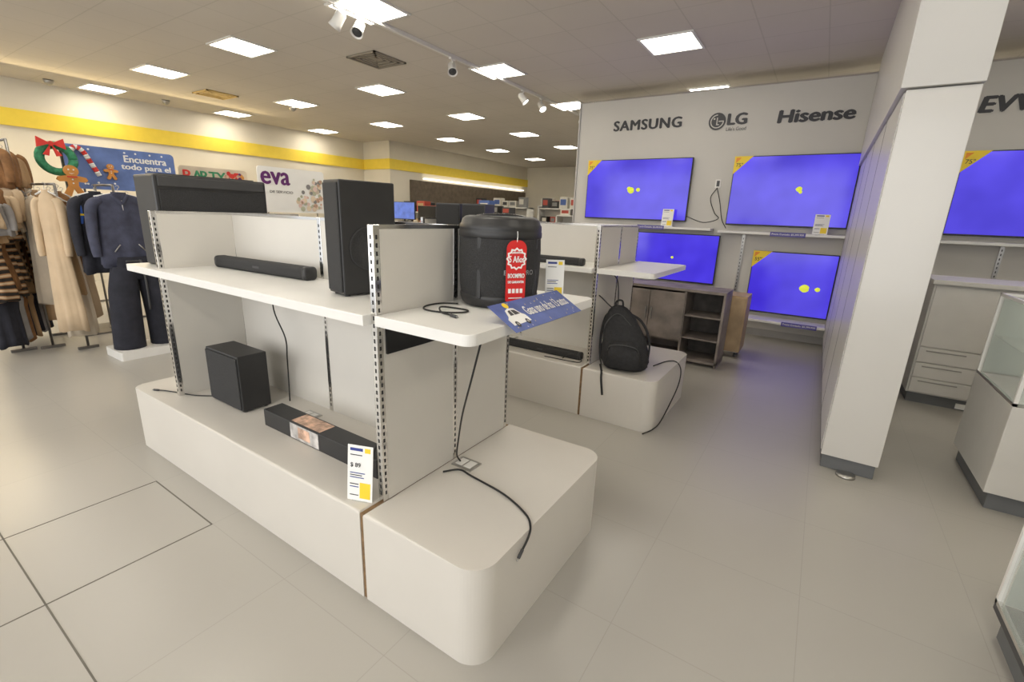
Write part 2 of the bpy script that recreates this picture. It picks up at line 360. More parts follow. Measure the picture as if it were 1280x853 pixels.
# ---------------------------------------------------------------- cards
def price_card(x,y,z,w,h,rot,group='price cards',label='white printed price card with yellow block standing on edge',txt=None):
    t=thing('price_card',(x,y,z),label,'price card',rot,local=True,group=group)
    M=Matrix.Rotation(-.12,4,'X')
    B().box((-w/2,-.001,.002),(w/2,.001,h),PAPER,M=M).done('card',t)
    boxb=lambda lo,hi,m,nm:B().box(lo,hi,m,M=M).done(nm,t)
    boxb((.0,-.002,h*.06),(w*.42,-.0012,h*.34),YEL,'yellow_block');boxb((w*.18,-.002,h*.88),(w*.4,-.0012,h*.96),YEL,'yellow_block')
    b=B();b.box((-w*.4,-.002,h*.9),(w*.1,-.0012,h*.95),NAVYT,M=M)
    for k,(f,g) in enumerate([(.82,.6),(.5,.75),(.46,.6),(.42,.7),(.3,.3),(.25,.35),(.1,.3)]): b.box((-w*.4,-.002,h*f),(-w*.4+w*.8*g if f>.35 else -w*.4+w*.35,-.0012,h*(f+.015)),NAVYT if k%2 else INK,M=M)
    b.done('printed_lines',t)
    if txt: text('price_number',txt,M@Vector((-w*.38,-.003,h*.6)),INK,t,height=h*.09,R=M@FRONT,off=.01)
    b=B();b.box((-w*.3,-.004,0),(w*.3,.03,.004),GLASS).done('card_holder',t)
    return t
price_card(-1.43,1.085,.418,.115,.245,.35,txt='$ 89')
price_card(-1.0,1.895,1.22,.085,.19,.6)
# promo banner on end shelf
t=thing('promo_strip',(-.9,1.6,1.22),'blue promotional shelf strip with white car picture','sign')
A=Vector((-.97,1.33,1.278));Bv=Vector((-.84,1.33,1.2015));yy=.53
up=(A-Bv).normalized();nrm=Vector((0,1,0)).cross(up)
if nrm.z<0: nrm=-nrm
def bp(u,v,lift=.001):
    return Bv.lerp(A,v)+Vector((0,u*yy,0))+nrm*lift
b=B();b.loft([[bp(0,0,-.001),bp(1,0,-.001),bp(1,0,.0008),bp(0,0,.0008)],[bp(0,1,-.001),bp(1,1,-.001),bp(1,1,.0008),bp(0,1,.0008)]],BLUE,smooth=False).done('printed_strip',t)
b=B()
car=[(.05,.2),(.05,.42),(.08,.5),(.11,.72),(.16,.78),(.22,.74),(.25,.52),(.275,.45),(.28,.22)]
b.poly([bp(u,v,.0018) for u,v in car],PAPER)
b.poly([bp(u,v,.0022) for u,v in [(.115,.52),(.13,.68),(.16,.71),(.16,.52)]],GREYB);b.poly([bp(u,v,.0022) for u,v in [(.17,.52),(.17,.71),(.21,.68),(.235,.52)]],GREYB)
for c in (.10,.23):
    b.poly([bp(c+.022*cos(a*pi/8),.22+.1*sin(a*pi/8),.0025) for a in range(16)],GREYB);b.poly([bp(c+.011*cos(a*pi/8),.22+.05*sin(a*pi/8),.003) for a in range(16)],STEEL)
b.done('car_picture',t)
b=B();b.poly([bp(.17+.03*cos(a*pi/8),.88+.1*sin(a*pi/8),.0014) for a in range(16)],YEL)
for i in range(22):
    u,v=random.random(),random.uniform(.72,.93) if i%2 else random.uniform(.03,.22)
    b.poly([bp(u-.004,v,.0014),bp(u+.004,v,.0014),bp(u,v+.05,.0014)],YEL if i%3 else PAPER)
b.done('confetti_print',t)
B().box((-.96,1.42,1.2205),(-.90,1.82,1.234),GLASS).done('strip_holder',t)
Rb=Matrix(((0,up.x,nrm.x,0),(1,0,0,0),(0,up.z,nrm.z,0),(0,0,0,1)))
text('strip_text','Gana uno de los 13 autos',bp(.31,.38,.003),PAPER,t,width=.335,height=.05,R=Rb,off=.0,bold=.001)
# ---------------------------------------------------------------- cables
def cable(pts,label,r=.004,plug=True,grp=None):
    b=B();b.tube(pts,r,CABLE,n=8)
    o=Vector(pts[0])
    t=thing('power_cable',tuple(o),label,'cable',group='loose black cables')
    b.done('cord',t)
    if plug:
        e=Vector(pts[-1]);d=(e-Vector(pts[-2])).normalized()
        b=B();b.tube([e-d*.005,e+d*.03],.007,GREYB,sm=False);b.tube([e+d*.03,e+d*.042],.003,STEEL,sm=False);b.done('plug',t)
zb=.424
cable([(-1.30,1.46,zb),(-1.25,1.52,zb),(-1.167,1.51,zb),(-.965,1.479,zb),(-.82,1.42,zb),(-.765,1.37,zb-.003),(-.748,1.33,zb-.02),(-.748,1.285,.37)],'black cable trailing across the end plinth and over its edge',.0045)
cable([(-.93,1.245,1.175),(-1.0,1.28,1.0),(-1.12,1.38,.8),(-1.24,1.5,.6),(-1.3,1.56,.47),(-1.29,1.575,.43)],'black cable hanging from the end shelf to the outlet',.004,False)
cable([(-1.26,1.515,1.225),(-1.315,1.47,1.225),(-1.325,1.39,1.225),(-1.28,1.33,1.225),(-1.20,1.33,1.225),(-1.13,1.38,1.225),(-1.14,1.43,1.225),(-1.22,1.43,1.225),(-1.24,1.38,1.232),(-1.19,1.33,1.226),(-1.12,1.31,1.226)],'coiled black cable beside the round speaker',.0035)
cable([(-2.75,1.55,1.17),(-2.68,1.5,1.0),(-2.55,1.48,.85),(-2.62,1.52,.7),(-2.66,1.54,.55),(-2.6,1.5,.43)],'thin black cable hanging below the shelf',.004,False)
cable([(-3.03,1.28,zb),(-3.15,1.2,zb),(-3.3,1.15,zb),(-3.38,1.12,zb),(-3.42,1.1,zb)],'black cable from subwoofer over plinth',.004)
cable([(-1.55,1.42,zb),(-1.7,1.46,zb),(-1.62,1.37,zb+.12),(-1.52,1.22,zb+.08),(-1.56,1.17,zb),(-1.48,1.14,zb),(-1.42,1.13,zb)],'black cable looping around the carton end',.004,False)
cable([(-1.0,3.75,zb),(-.95,3.95,zb),(-.88,4.0,zb),(-.82,3.95,.38),(-.80,3.85,.28),(-.82,3.72,.14),(-.84,3.55,.03),(-.86,3.42,.01),(-.9,3.30,.008)],'black cable looping off the rear end plinth',.005,False)
cable([(-1.435,3.5,1.0),(-1.3,3.55,.9),(-1.33,3.62,1.1),(-1.42,3.7,1.17)],'short black cable looped beside the upright',.005,False)
cable([(-1.7,3.45,zb),(-1.6,3.4,zb+.07),(-1.5,3.38,zb+.05),(-1.55,3.42,zb),(-1.85,3.40,zb)],'black cable lying around the soundbar',.004,False)
# ---------------------------------------------------------------- backpack
FAB=mat('black_nylon',(.018,.018,.02),.8,noise=.3,nscale=40,bump=.5,bscale=60)
t=thing('backpack',(-1.205,3.56,.418),'black nylon backpack slumped against the rear panel','backpack',.25,local=True)
def bring(z,w,d,oy,ox=0,n=36):
    out=[]
    for i in range(n):
        a=2*pi*i/n;c,s_=cos(a),sin(a);k=1/((abs(c)**2.6+abs(s_)**2.6)**(1/2.6))
        rp=1+.03*sin(5*a+z*30)+.02*sin(9*a-z*50)
        out.append((ox+w*c*k*rp,oy+d*s_*k*rp,z))
    return out
B().loft([bring(.0,.15,.09,0,.02),bring(.02,.175,.115,0,.02),bring(.08,.188,.13,-.01,.015),bring(.16,.185,.125,-.005,.006),bring(.24,.170,.12,0,-.004),bring(.30,.158,.10,.015,-.02),bring(.36,.138,.098,.025,-.038),bring(.42,.112,.075,.035,-.055),bring(.46,.088,.06,.042,-.066),bring(.49,.06,.04,.045,-.072),bring(.505,.03,.02,.05,-.074)],FAB).done('main_compartment',t)
B().loft([bring(.03,.1,.03,-.13,.02),bring(.05,.135,.045,-.135,.02),bring(.15,.13,.05,-.14,.012),bring(.22,.112,.04,-.125,.004),bring(.25,.06,.02,-.12)],FAB).done('front_pocket',t)
B().tube([(-.10,.03,.48),(-.095,.03,.54),(-.05,.03,.545),(-.04,.03,.47)],.008,FAB).done('top_handle',t)
B().tube([(-.11,.10,.45),(-.175,.08,.40),(-.195,.02,.25),(-.185,-.03,.10),(-.16,-.08,.02)],[.02,.026,.024,.016,.01],FAB,flat=.4).done('shoulder_strap',t)
B().tube([(.0,.11,.44),(.11,.1,.38),(.19,.04,.25),(.20,.0,.08)],[.02,.024,.02,.012],FAB,flat=.4).done('shoulder_strap',t)
B().tube([(-.17,-.06,.02),(-.15,-.15,.012),(-.135,-.225,.008),(-.13,-.252,-.04),(-.11,-.26,-.17)],.009,FAB,flat=.4).done('loose_strap',t)
b=B();b.tube([(-.105,-.13,.12),(-.10,-.165,.21),(0,-.18,.235),(.11,-.165,.21),(.135,-.13,.12)],.004,GREYB);b.done('zipper',t)
b=B();b.tube([(-.17,-.04,.28),(-.15,-.06,.38),(-.07,-.03,.45),(.03,-.05,.38),(.12,-.05,.28)],.004,GREYB);b.done('zipper',t)
# ---------------------------------------------------------------- TVs
def screenmat():
    m=mat('tv_screen_blue',(.01,.01,.04),.12,noise=0);nt=m.node_tree;b=nt.nodes['Principled BSDF']
    tc=nt.nodes.new('ShaderNodeTexCoord');n=nt.nodes.new('ShaderNodeTexNoise');n.inputs['Scale'].default_value=1.6;n.inputs['Detail'].default_value=2
    r=nt.nodes.new('ShaderNodeValToRGB');r.color_ramp.elements[0].position=.3;r.color_ramp.elements[0].color=(.040,.018,.58,1);r.color_ramp.elements[1].position=.75;r.color_ramp.elements[1].color=(.095,.06,.92,1)  # lighter blue patches are screen glare painted into the emission colour
    nt.links.new(tc.outputs['Object'],n.inputs['Vector']);nt.links.new(n.outputs['Fac'],r.inputs['Fac']);nt.links.new(r.outputs['Color'],b.inputs['Emission Color']);b.inputs['Emission Strength'].default_value=.95
    return m
SCR=screenmat();BLOB=mat('tv_blob',(.2,.2,.02),.2,emit=(.70,.75,.06),es=.9,noise=0)
def tv(x0,x1,z0,z1,y,label,blobs,sticker=True,size='75"'):
    t=thing('television',((x0+x1)/2,y,z0),label,'television',group='wall mounted televisions')
    B().box((x0,y-.045,z0),(x1,y,z1),BLACK,.006).done('television_housing',t)
    b=B();b.box((x0+.012,y-.048,z0+.02),(x1-.012,y-.044,z1-.012),SCR);b.done('screen',t)
    b=B();w=x1-x0;h=z1-z0
    for u,v,r in blobs: b.loft([[(x0+w*u+r*1.0*cos(k*pi/8)*(1+.15*sin(k)),y-.0487-d,z0+h*v+r*sin(k*pi/8)) for k in range(16)] for d in (0,.0006)],BLOB)
    b.done('screen_graphic',t)
    B().box((x0+w/2-.2,y,z0+h*.3),(x0+w/2+.2,y+.03,z0+h*.7),STEEL).done('wall_mount',t)
    if sticker:
        s=B();q=y-.0495;d=.24;QM=Matrix(((1,0,0,0),(0,0,-1,q),(0,1,0,0),(0,0,0,1)))
        s.prism([(x0,z1),(x0,z1-d),(x0+d,z1)],0,.0008,YEL,M=QM)
        s.prism([(x0+.02,z1-.02),(x0+.02,z1-.09),(x0+.09,z1-.02)],0.001,.0018,ORANGE,M=QM)
        s.done('corner_sticker',t,label='yellow and orange promotional corner sticker')
        text('sticker_text',size,(x0+.03,q-.003,z1-.14),INK,t,height=.05,off=.01)
    return t
tv(-3.50,-1.81,1.60,2.53,7.63,'large wall mounted television with blue screen',[(.46,.49,.05),(.44,.52,.03),(.53,.5,.03)])
tv(-1.24,.235,1.58,2.52,7.63,'large wall mounted television with blue screen beside a socket',[(.58,.53,.035),(.595,.49,.02)])
tv(1.18,2.9,1.56,2.50,7.63,'large wall mounted television with blue screen by the partition',[(.5,.5,.05)])
tv(-2.60,-1.28,.68,1.42,7.63,'smaller wall mounted television with blue screen above wood cabinet',[(.5,.5,.02)],sticker=False)
tv(-.80,.235,.36,1.24,7.63,'wall mounted television with blue screen and yellow sticker',[(.68,.46,.055),(.83,.46,.03)],size='55"')
def ledge(x0,x1,z,y0=7.42,strips=(),label='white wall ledge shelf under the televisions'):
    t=thing('wall_ledge',((x0+x1)/2,7.66,z),label,'shelf',group='wall ledges')
    B().box((x0,y0,z-.035),(x1,7.66,z),WHITE,.004).done('shelf_board',t)
    for x in strips:
        w=.42
        B().box((x,y0-.003,z-.05),(x+w,y0-.0005,z+.01),mat('strip_purple',(.10,.09,.33),.5)).done('price_strip',t)
        text('price_text','Precio Contado: $5.399.950',(x+.02,y0-.004,z-.032),PAPER,t,width=w-.04,height=.026,off=.01)
    return t
ledge(-3.5,-1.4,1.52,strips=(-2.5,));ledge(-1.3,.235,1.50,strips=(-.62,));ledge(.57,3.4,1.50,strips=(1.9,));ledge(-.82,.235,.30,7.3,strips=(-.28,));ledge(.6,4,1.02)
for x,z in ((-2.06,1.52),(-.05,1.50)):
    price_card(x,7.47,z,.17,.26,0,label='white price card on the wall ledge')
def slot_wall(x,z0,z1):
    b=B();b.box((x-.02,7.645,z0),(x+.02,7.66,z1),STEEL)
    z=z0+.03
    while z<z1-.03: b.box((x-.005,7.6435,z),(x+.005,7.6455,z+.025),SLOT);z+=.05
    b.done('wall_upright',label='slotted metal upright fixed to the display wall',cat='upright',origin=(x,7.66,z0),group='wall uprights')
slot_wall(-.97,.3,1.46);slot_wall(1.06,.3,.98);slot_wall(1.75,1.02,1.46);slot_wall(2.4,1.02,1.46)
t=thing('wall_outlet',(-1.43,7.66,2.16),'white wall socket plate','outlet');boxo('socket_plate',(-1.47,7.65,2.1),(-1.39,7.66,2.22),WHITE,t,.003);boxo('socket_face',(-1.45,7.646,2.12),(-1.41,7.651,2.20),GREYB,t)
cable([(-1.43,7.64,2.1),(-1.5,7.62,1.95),(-1.42,7.62,1.75),(-1.35,7.6,1.66),(-1.55,7.58,1.60),(-1.8,7.58,1.68)],'black television cables hanging down the wall',.006,False)
cable([(-1.43,7.62,2.1),(-1.36,7.6,1.9),(-1.3,7.6,1.66),(-1.22,7.58,1.53)],'black television cable from the socket',.006,False)
# brand signs
SIGN=mat('sign_dark',(.035,.035,.04),.5,noise=0);yw=7.652
def sign(x,label):
    return thing('wall_sign',(x,7.66,2.95),label,'sign')
t=sign(-2.6,'dark capital lettering mounted high on the wall');text('sign_lettering','SAMSUNG',(-3.13,yw,2.97),SIGN,t,width=1.06,height=.145,space=1.1,bold=.010)
t=sign(-1.4,'round face logo with two letters on the wall')
b=B();MM=Matrix(((1,0,0,-1.565),(0,0,-1,yw),(0,1,0,3.01),(0,0,0,1)))
b.prism([(.115*cos(k*pi/20),.115*sin(k*pi/20)) for k in range(40)],0,.004,SIGN,M=MM)
def arc2(r0,r1,a0,a1,m):
    for k in range(20):
        A0=radians(a0+(a1-a0)*k/20);A1=radians(a0+(a1-a0)*(k+1)/20)
        b.prism([(r0*cos(A0),r0*sin(A0)),(r1*cos(A0),r1*sin(A0)),(r1*cos(A1),r1*sin(A1)),(r0*cos(A1),r0*sin(A1))],.004,.005,m,M=MM)
arc2(.078,.092,90,360,TVW);b.prism([(.02,-.007),(.09,-.007),(.09,.007),(.02,.007)],.004,.005,TVW,M=MM)
b.prism([(-.008,-.05),(.03,-.05),(.03,-.038),(.006,-.038),(.006,.05),(-.008,.05)],.004,.005,TVW,M=MM)
b.prism([(-.04+.013*cos(k*pi/6),.035+.013*sin(k*pi/6)) for k in range(12)],.004,.005,TVW,M=MM)
b.done('round_logo',t)
text('sign_lettering','LG',(-1.42,yw,2.955),SIGN,t,width=.24,height=.145,bold=.012);text('slogan_lettering',"Life's Good",(-1.43,yw,2.875),SIGN,t,width=.26,height=.05,off=.0)
t=sign(-.35,'dark bold lettering mounted high on the wall');text('sign_lettering','Hisense',(-.785,yw,2.935),SIGN,t,width=.85,height=.155,shear=.05,bold=.013)
t=sign(1.7,'dark slanted bold lettering on the wall');text('sign_lettering','EVVO',(1.22,yw,2.91),SIGN,t,width=.64,height=.165,shear=.15,bold=.014)
# ---------------------------------------------------------------- partition column
PART=mat('glossy_partition',(.59,.575,.545),.25,noise=.02,nscale=2,coat=.4)
PARTS=mat('satin_side_laminate',(.56,.55,.53),.33,0,noise=.02,nscale=2,spec=.4)
t=thing('partition_column',(.4,5.6,0),'tall glossy white partition with dark foot and header box','partition')
B().box((.245,3.58,.10),(.56,7.645,2.355),PART,.003).done('partition_body',t)
B().box((.240,3.62,.12),(.2455,7.64,2.35),PARTS).done('side_panel',t,label='satin pale grey side panel')
B().box((.255,3.60,.0),(.55,7.64,.10),KICK,.004).done('foot',t,label='dark grey recessed foot')
B().box((.215,3.55,2.36),(.565,7.645,ZC-.002),PARTS,.003).done('header_box',t)
for y in (4.5,5.5,6.5): B().box((.2385,y-.003,.1),(.241,y+.003,2.35),KICK).done('panel_seam',t)
b=B();b.lathe([(.055,0),(.055,.012),(.03,.02)],STEEL,c=(.40,3.545,0),n=24);b.done('leveling_foot',t)
# ---------------------------------------------------------------- wood tv cabinet
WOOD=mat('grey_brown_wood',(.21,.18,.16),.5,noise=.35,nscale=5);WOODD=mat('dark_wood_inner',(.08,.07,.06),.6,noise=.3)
t=thing('media_cabinet',(-1.45,5.65,0),'grey brown wood media cabinet with two doors and open shelf bay','cabinet')
x0,x1,y0,y1,h=-1.98,-.76,5.42,5.86,.87
xm=-1.17
b=B()
for lo,hi in [((x0,y0,h-.03),(x1,y1,h)),((x0,y0,.04),(x1,y1,.07)),((x0,y0,.0),(x0+.025,y1,h-.03)),((x1-.025,y0,0),(x1,y1,h-.03)),((xm-.025,y0,.07),(xm,y1,h-.03)),((x0,y1-.01,.04),(x1,y1,h-.03)),((x0,y0+.01,.25),(xm,y1,.27))]: b.box(lo,hi,WOOD,.002)
b.done('cabinet_body',t)
for z in (.3,.56): boxo('inner_shelf',(xm,y0+.02,z),(x1-.025,y1-.01,z+.018),WOOD,t)
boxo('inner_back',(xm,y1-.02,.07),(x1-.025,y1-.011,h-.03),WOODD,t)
for a,c in ((x0+.03,-1.58),(-1.575,xm-.01)):
    d=boxo('door',(a,y0-.018,.275),(c,y0,h-.05),WOOD,t,.002)
    hx=c-.03 if c<-1.5 else a+.03
    boxo('handle',(hx-.006,y0-.035,.48),(hx+.006,y0-.018,.62),STEEL,d,.002)
TAN=mat('tan_wood',(.42,.30,.17),.5,noise=.15)
t=thing('side_cabinet',(-.75,6.3,0),'small tan wood side unit on castors beside the media cabinet','cabinet')
B().box((-.94,6.1,.07),(-.62,6.5,.76),TAN,.003).done('cabinet_body',t)
boxo('door',(-.92,6.085,.09),(-.64,6.1,.74),TAN,t)
for x in (-.89,-.67):
    for y in (6.15,6.45): B().lathe([(.03,-.012),(.03,.012)],GREYB,M=Matrix.Translation((x,y,.031))@Matrix.Rotation(pi/2,4,'Y'),n=16).box((x-.015,y-.015,.055),(x+.015,y+.015,.07),STEEL).done('caster',t)
# ---------------------------------------------------------------- drawer unit
PALE=mat('pale_laminate',(.59,.575,.54),.4,noise=.02)
t=thing('drawer_unit',(1.6,5.9,0),'wide pale storage unit with stacked drawers and dark kick','cabinet')
B().box((.92,5.62,.1),(2.5,6.15,1.14),PALE,.004).done('cabinet_body',t)
B().box((.94,5.65,0),(2.48,6.12,.1),KICK).done('kick_plinth',t)
HND=mat('handle_groove',(.3,.29,.27),.5)
for a,c in ((.935,1.70),(1.71,2.485)):
    boxo('door',(a,5.605,.56),(c,5.62,1.12),PALE,t,.003)
    for z in (.115,.26,.41):
        d=boxo('drawer',(a,5.6,z),(c,5.62,z+.14),PALE,t,.004)
        for hx in (a+.05,a+.42): boxo('handle',(hx,5.594,z+.105),(hx+.28,5.6,z+.116),HND,d,.003)
B().box((.9,5.57,1.14),(2.55,6.2,1.18),PALE,.004).done('worktop',t)
b=B();b.box((1.3,5.64,.01),(1.42,5.649,.06),PAPER);b.done('kick_label',t)
# ---------------------------------------------------------------- glass cases
GL2=mat('case_interior',(.45,.50,.45),.5,noise=.04)
def case(x0,y0,x1,y1,zc,zt,lab,body=None):
    body=body or PALE
    t=thing('display_counter',((x0+x1)/2,(y0+y1)/2,0),lab,'display case',group='glass display counters')
    B().box((x0+.03,y0+.03,0),(x1-.03,y1-.03,.11),KICK).done('kick_plinth',t)
    B().box((x0,y0,.11),(x1,y1,zc),body,.004).done('cabinet_body',t)
    for lo,hi in [((x0+.01,y0+.006,zc),(x0+.016,y1-.006,zt)),((x0+.017,y0+.006,zc),(x1-.01,y0+.012,zt)),((x0+.01,y0+.006,zt),(x1-.01,y1-.006,zt+.008))]: boxo('glass_panel',lo,hi,GLASS,t)
    b=B()
    for x,y in ((x0,y0),(x0,y1-.018),(x1-.018,y0),(x1-.018,y1-.018)): b.box((x,y,zc),(x+.018,y+.018,zt+.01),WHITE)
    b.box((x0,y0,zc),(x1,y0+.018,zc+.018),CHROME);b.box((x0,y0,zc),(x0+.018,y1,zc+.018),CHROME)
    for lo,hi in (((x0,y0,zt),(x0+.018,y1,zt+.018)),((x0,y0,zt),(x1,y0+.018,zt+.018)),((x0,y1-.018,zt),(x1,y1,zt+.018))): b.box(lo,hi,WHITE)
    b.done('metal_frame',t)
    boxo('inner_shelf',(x0+.03,y0+.04,zc+.27),(x1-.03,y1-.03,zc+.278),GLASS,t);boxo('inner_back',(x0+.02,y1-.03,zc+.018),(x1-.02,y1-.022,zt-.02),GL2,t)
    return t
case(1.06,3.60,2.1,4.38,.66,1.20,'white cabinet counter with glass display top and dark kick')
case(.85,1.2,1.5,2.42,.14,.95,'low glass display counter with metal frame',GREYB)
b=B();b.box((.93,1.9,.178),(1.3,2.3,.40),mat('purple_box',(.03,.012,.06),.4),.004);b.box((.925,2.0,.25),(.93,2.2,.35),MC['strip_purple']);b.done('dark_box',label='dark purple box inside the glass counter',cat='box',origin=(1.15,2.2,.178))
# ---------------------------------------------------------------- clothing
NAVY=mat('navy_cloth',(.048,.052,.085),.9,noise=.3,nscale=10,bump=.3,bscale=30)
DNAVY=mat('dark_cloth',(.016,.017,.026),.9,noise=.25,nscale=12,bump=.3,bscale=30)
CRM=mat('cream_cloth',(.55,.42,.28),.9,noise=.12,nscale=4,bump=.15,bscale=20)
BRN=mat('brown_cloth',(.22,.11,.045),.95,noise=.3,nscale=12,bump=.6,bscale=40)
WHT=mat('white_cloth',(.62,.54,.43),.9,noise=.12,nscale=4,bump=.15,bscale=20)
GRY=mat('grey_cloth',(.25,.24,.24),.9,noise=.15,nscale=9)
TANC=mat('tan_cloth',(.40,.26,.14),.9,noise=.12,nscale=4,bump=.15,bscale=20)
def stripem():
    m=mat('striped_knit',(.3,.2,.1),.95,noise=0);nt=m.node_tree;b=nt.nodes['Principled BSDF'];tc=nt.nodes.new('ShaderNodeTexCoord');w=nt.nodes.new('ShaderNodeTexWave');w.bands_direction='Z';w.inputs['Scale'].default_value=4.5;w.inputs['Distortion'].default_value=2
    r=nt.nodes.new('ShaderNodeValToRGB');r.color_ramp.interpolation='CONSTANT';r.color_ramp.elements[0].color=(.02,.015,.012,1);e=r.color_ramp.elements[1];e.position=.45;e.color=(.28,.14,.06,1);x=r.color_ramp.elements.new(.85);x.color=(.45,.34,.22,1)
    nt.links.new(tc.outputs['Object'],w.inputs['Vector']);nt.links.new(w.outputs['Fac'],r.inputs['Fac']);nt.links.new(r.outputs['Color'],b.inputs['Base Color']);return m
STR=stripem()
def hanger(t,z,w):
    b=B();b.tube([(0,-w*.45,z-.05),(0,0,z),(0,w*.45,z-.05)],.008,WHITE,n=6,sm=False);b.tube([(0,0,z),(0,0,z+.03),(.0,.015,z+.05),(0,0,z+.065),(0,-.012,z+.055)],.003,STEEL,n=6);b.done('hanger',t)
def garment(x,y,z,w,L,m,rot,name,label,group,sleeves=True,flare=1.2,d=.06,pipe=None,sr=1):
    t=thing(name,(x,y,z-L),label,'clothing',rot,local=True,group=group or None);n=40
    ph=random.random()*6
    def ring(zz,hw,hd,rip):
        out=[]
        for i in range(n):
            a=2*pi*i/n;r=1+rip*sin(6*a+ph+zz)+rip*.6*sin(11*a+ph*2)
            out.append((hd*cos(a)*r,hw*sin(a)*(1+rip*.3*sin(5*a)),zz+ (rip*.08*sin(3*a+ph) if zz<.02 else 0)))
        return out
    h=w/2
    B().loft([ring(0,h*flare,d*1.2,.22),ring(L*.15,h*flare*.97,d*1.15,.2),ring(L*.45,h*(1+flare)/2*.92,d,.14),ring(L*.72,h*.88,d*.95,.08),ring(L*.86,h*.98,d*.8,.03),ring(L*.92,h*.92,d*.68,.01),ring(L*.965,h*.62,d*.55,0),ring(L*.99,h*.3,d*.5,0),ring(L*1.01,h*.28,d*.5,0)],m).done('garment_body',t)
    if sleeves:
        Ls=min(L,.72);q=lambda f:L-(1-f)*Ls
        for s in (-1,1):
            B().tube([(0,s*h*.74,q(.90)),(0,s*h*1.06,q(.81)),(.015,s*h*1.2,q(.5)),(.03,s*h*1.22,q(.24)),(.03,s*h*1.2,q(.14))],[.05*sr,.06*sr,.054*sr,.048*sr,.042*sr],m,n=12,flat=.8).done('sleeve',t)
    hanger(t,L*1.01,w)
    if pipe:
        b=B();b.tube([(d*1.08,-.005,L*.05),(d*1.03,0,L*.5),(d*.85,0,L*.9)],.005,pipe,n=6);b.done('front_zip',t)
        b=B();b.tube([(.02,-h*.3,L*.97),(d*.75,-h*.12,L*.90),(d*.8,0,L*.86),(d*.75,h*.12,L*.90),(.02,h*.3,L*.97)],.018,m,n=8);b.done('collar',t)
        for s in (-1,1): B().tube([(d*1.12,s*h*.35,L*.3),(d*1.05,s*h*.6,L*.2)],.006,pipe,n=6,sm=False).done('pocket',t)
    return t
garment(-6.0,1.885,1.67,.44,.72,NAVY,0,'jacket','dark navy long sleeved zip jacket on a hanger','',pipe=STEEL,flare=1.12)
garment(-6.22,1.76,1.67,.36,.80,DNAVY,.15,'cardigan','near black cardigan hanging behind the navy jacket','')
garment(-6.45,2.1,1.62,.34,.9,DNAVY,-.3,'cardigan','black cardigan at the end of the rack','')
def trousers(x,y,z,m,label):
    t=thing('trousers',(x,y,z-.95),label,'clothing',0,local=True)
    for s in (-1,1):
        B().tube([(0,s*.10,.84),(0.01,s*.135,.6),(.01,s*.155,.3),(0,s*.165,.0)],[.11,.13,.135,.14],m,n=16).done('trouser_leg',t)
    B().loft([[(.09*cos(a*pi/12),.19*sin(a*pi/12),.72) for a in range(24)],[(.1*cos(a*pi/12),.20*sin(a*pi/12),.8) for a in range(24)],[(.08*cos(a*pi/12),.165*sin(a*pi/12),.95) for a in range(24)]],m).done('waist',t)
    b=B();b.tube([(.088,-.1,.91),(.1,0,.91),(.11,.02,.9),(.12,.03,.7),(.135,.02,.4)],.01,GREYB,n=6);b.done('waist_tie',t)
trousers(-5.98,1.915,1.04,DNAVY,'wide dark trousers with a waist tie')
b=B();b.prism(rrect(-6.2,1.60,-5.78,2.20,.02),0,.09,WHITE,.005);b.done('display_platform',label='low white platform under the hanging outfit',cat='platform',origin=(-6,1.87,0))
RK=mat('rack_metal',(.25,.24,.23),.4,1)
def rack(x0,x1,y,z,lab,foot=.22):
    t=thing('clothes_rack',((x0+x1)/2,y,0),lab,'clothes rack')
    b=B();b.tube([(x0,y,z),(x1,y,z)],.012,RK,sm=False);b.done('rail',t)
    for x in (x0,x1):
        b=B();b.tube([(x,y,0.02),(x,y,z)],.012,RK,sm=False);b.box((x-.015,y-foot,0),(x+.015,y+foot,.03),RK,.004);b.done('leg',t)
rack(-6.6,-6.10,1.88,1.745,'metal clothes rack holding dark outfits',.1)
rack(-7.5,-6.60,1.56,1.735,'metal clothes rack holding cream dresses',.09)
for k in range(10):
    garment(-6.34-.10*k,1.42+.055*(k%5),1.66-.03*(k%3),.19,[1.38,1.0,1.42,.8,1.3,1.1,1.35,.9,1.2,1.3][k],[CRM,TANC,WHT,BRN,CRM,WHT,TANC,CRM,GRY,TANC][k],random.uniform(-.9,.9),'dress',['cream','tan','white','brown','cream','white','tan','cream','grey','tan'][k]+' dress hanging on the metal rack','hanging dresses',sleeves=k%3==0,flare=1.4,d=.05,sr=.75)
rack(-7.9,-6.95,1.12,1.32,'low metal clothes rack holding striped skirts',.1)
for k in range(10):
    garment(-6.66-.09*k,.98+.05*k,1.22+.03*(k%2),.24,[.62,.55,.6,.5,.62,.56,.6,.55,.6,.6][k],[STR,BRN,STR,STR,TANC,STR,BRN,STR,STR,BRN][k],random.uniform(-.7,.7),'skirt','brown knit skirt on the low rack' if k in (1,4,6,9) else 'brown and black striped knit skirt','knit skirts',sleeves=False,flare=1.25,d=.06)
for k in range(9):
    garment(-6.75-.10*k,1.02+.045*k,.62+.03*(k%2),.26,.5,[DNAVY,GRY,BRN,DNAVY,TANC][k%5],random.uniform(-.5,.5),'trousers','folded trousers hung low under the skirts','low hung trousers',sleeves=False,flare=.95,d=.06)
rack(-7.9,-6.9,1.34,2.14,'tall metal clothes rack holding brown coats',.1)
for k in range(7):
    garment(-6.90-.11*k,1.18+.04*k,2.06-.04*(k%2),.26,.38,BRN if k not in(3,5) else TANC,random.uniform(-.7,.7),'coat','brown fleece coat hanging on the tall rack','brown coats',d=.08,sr=.85)
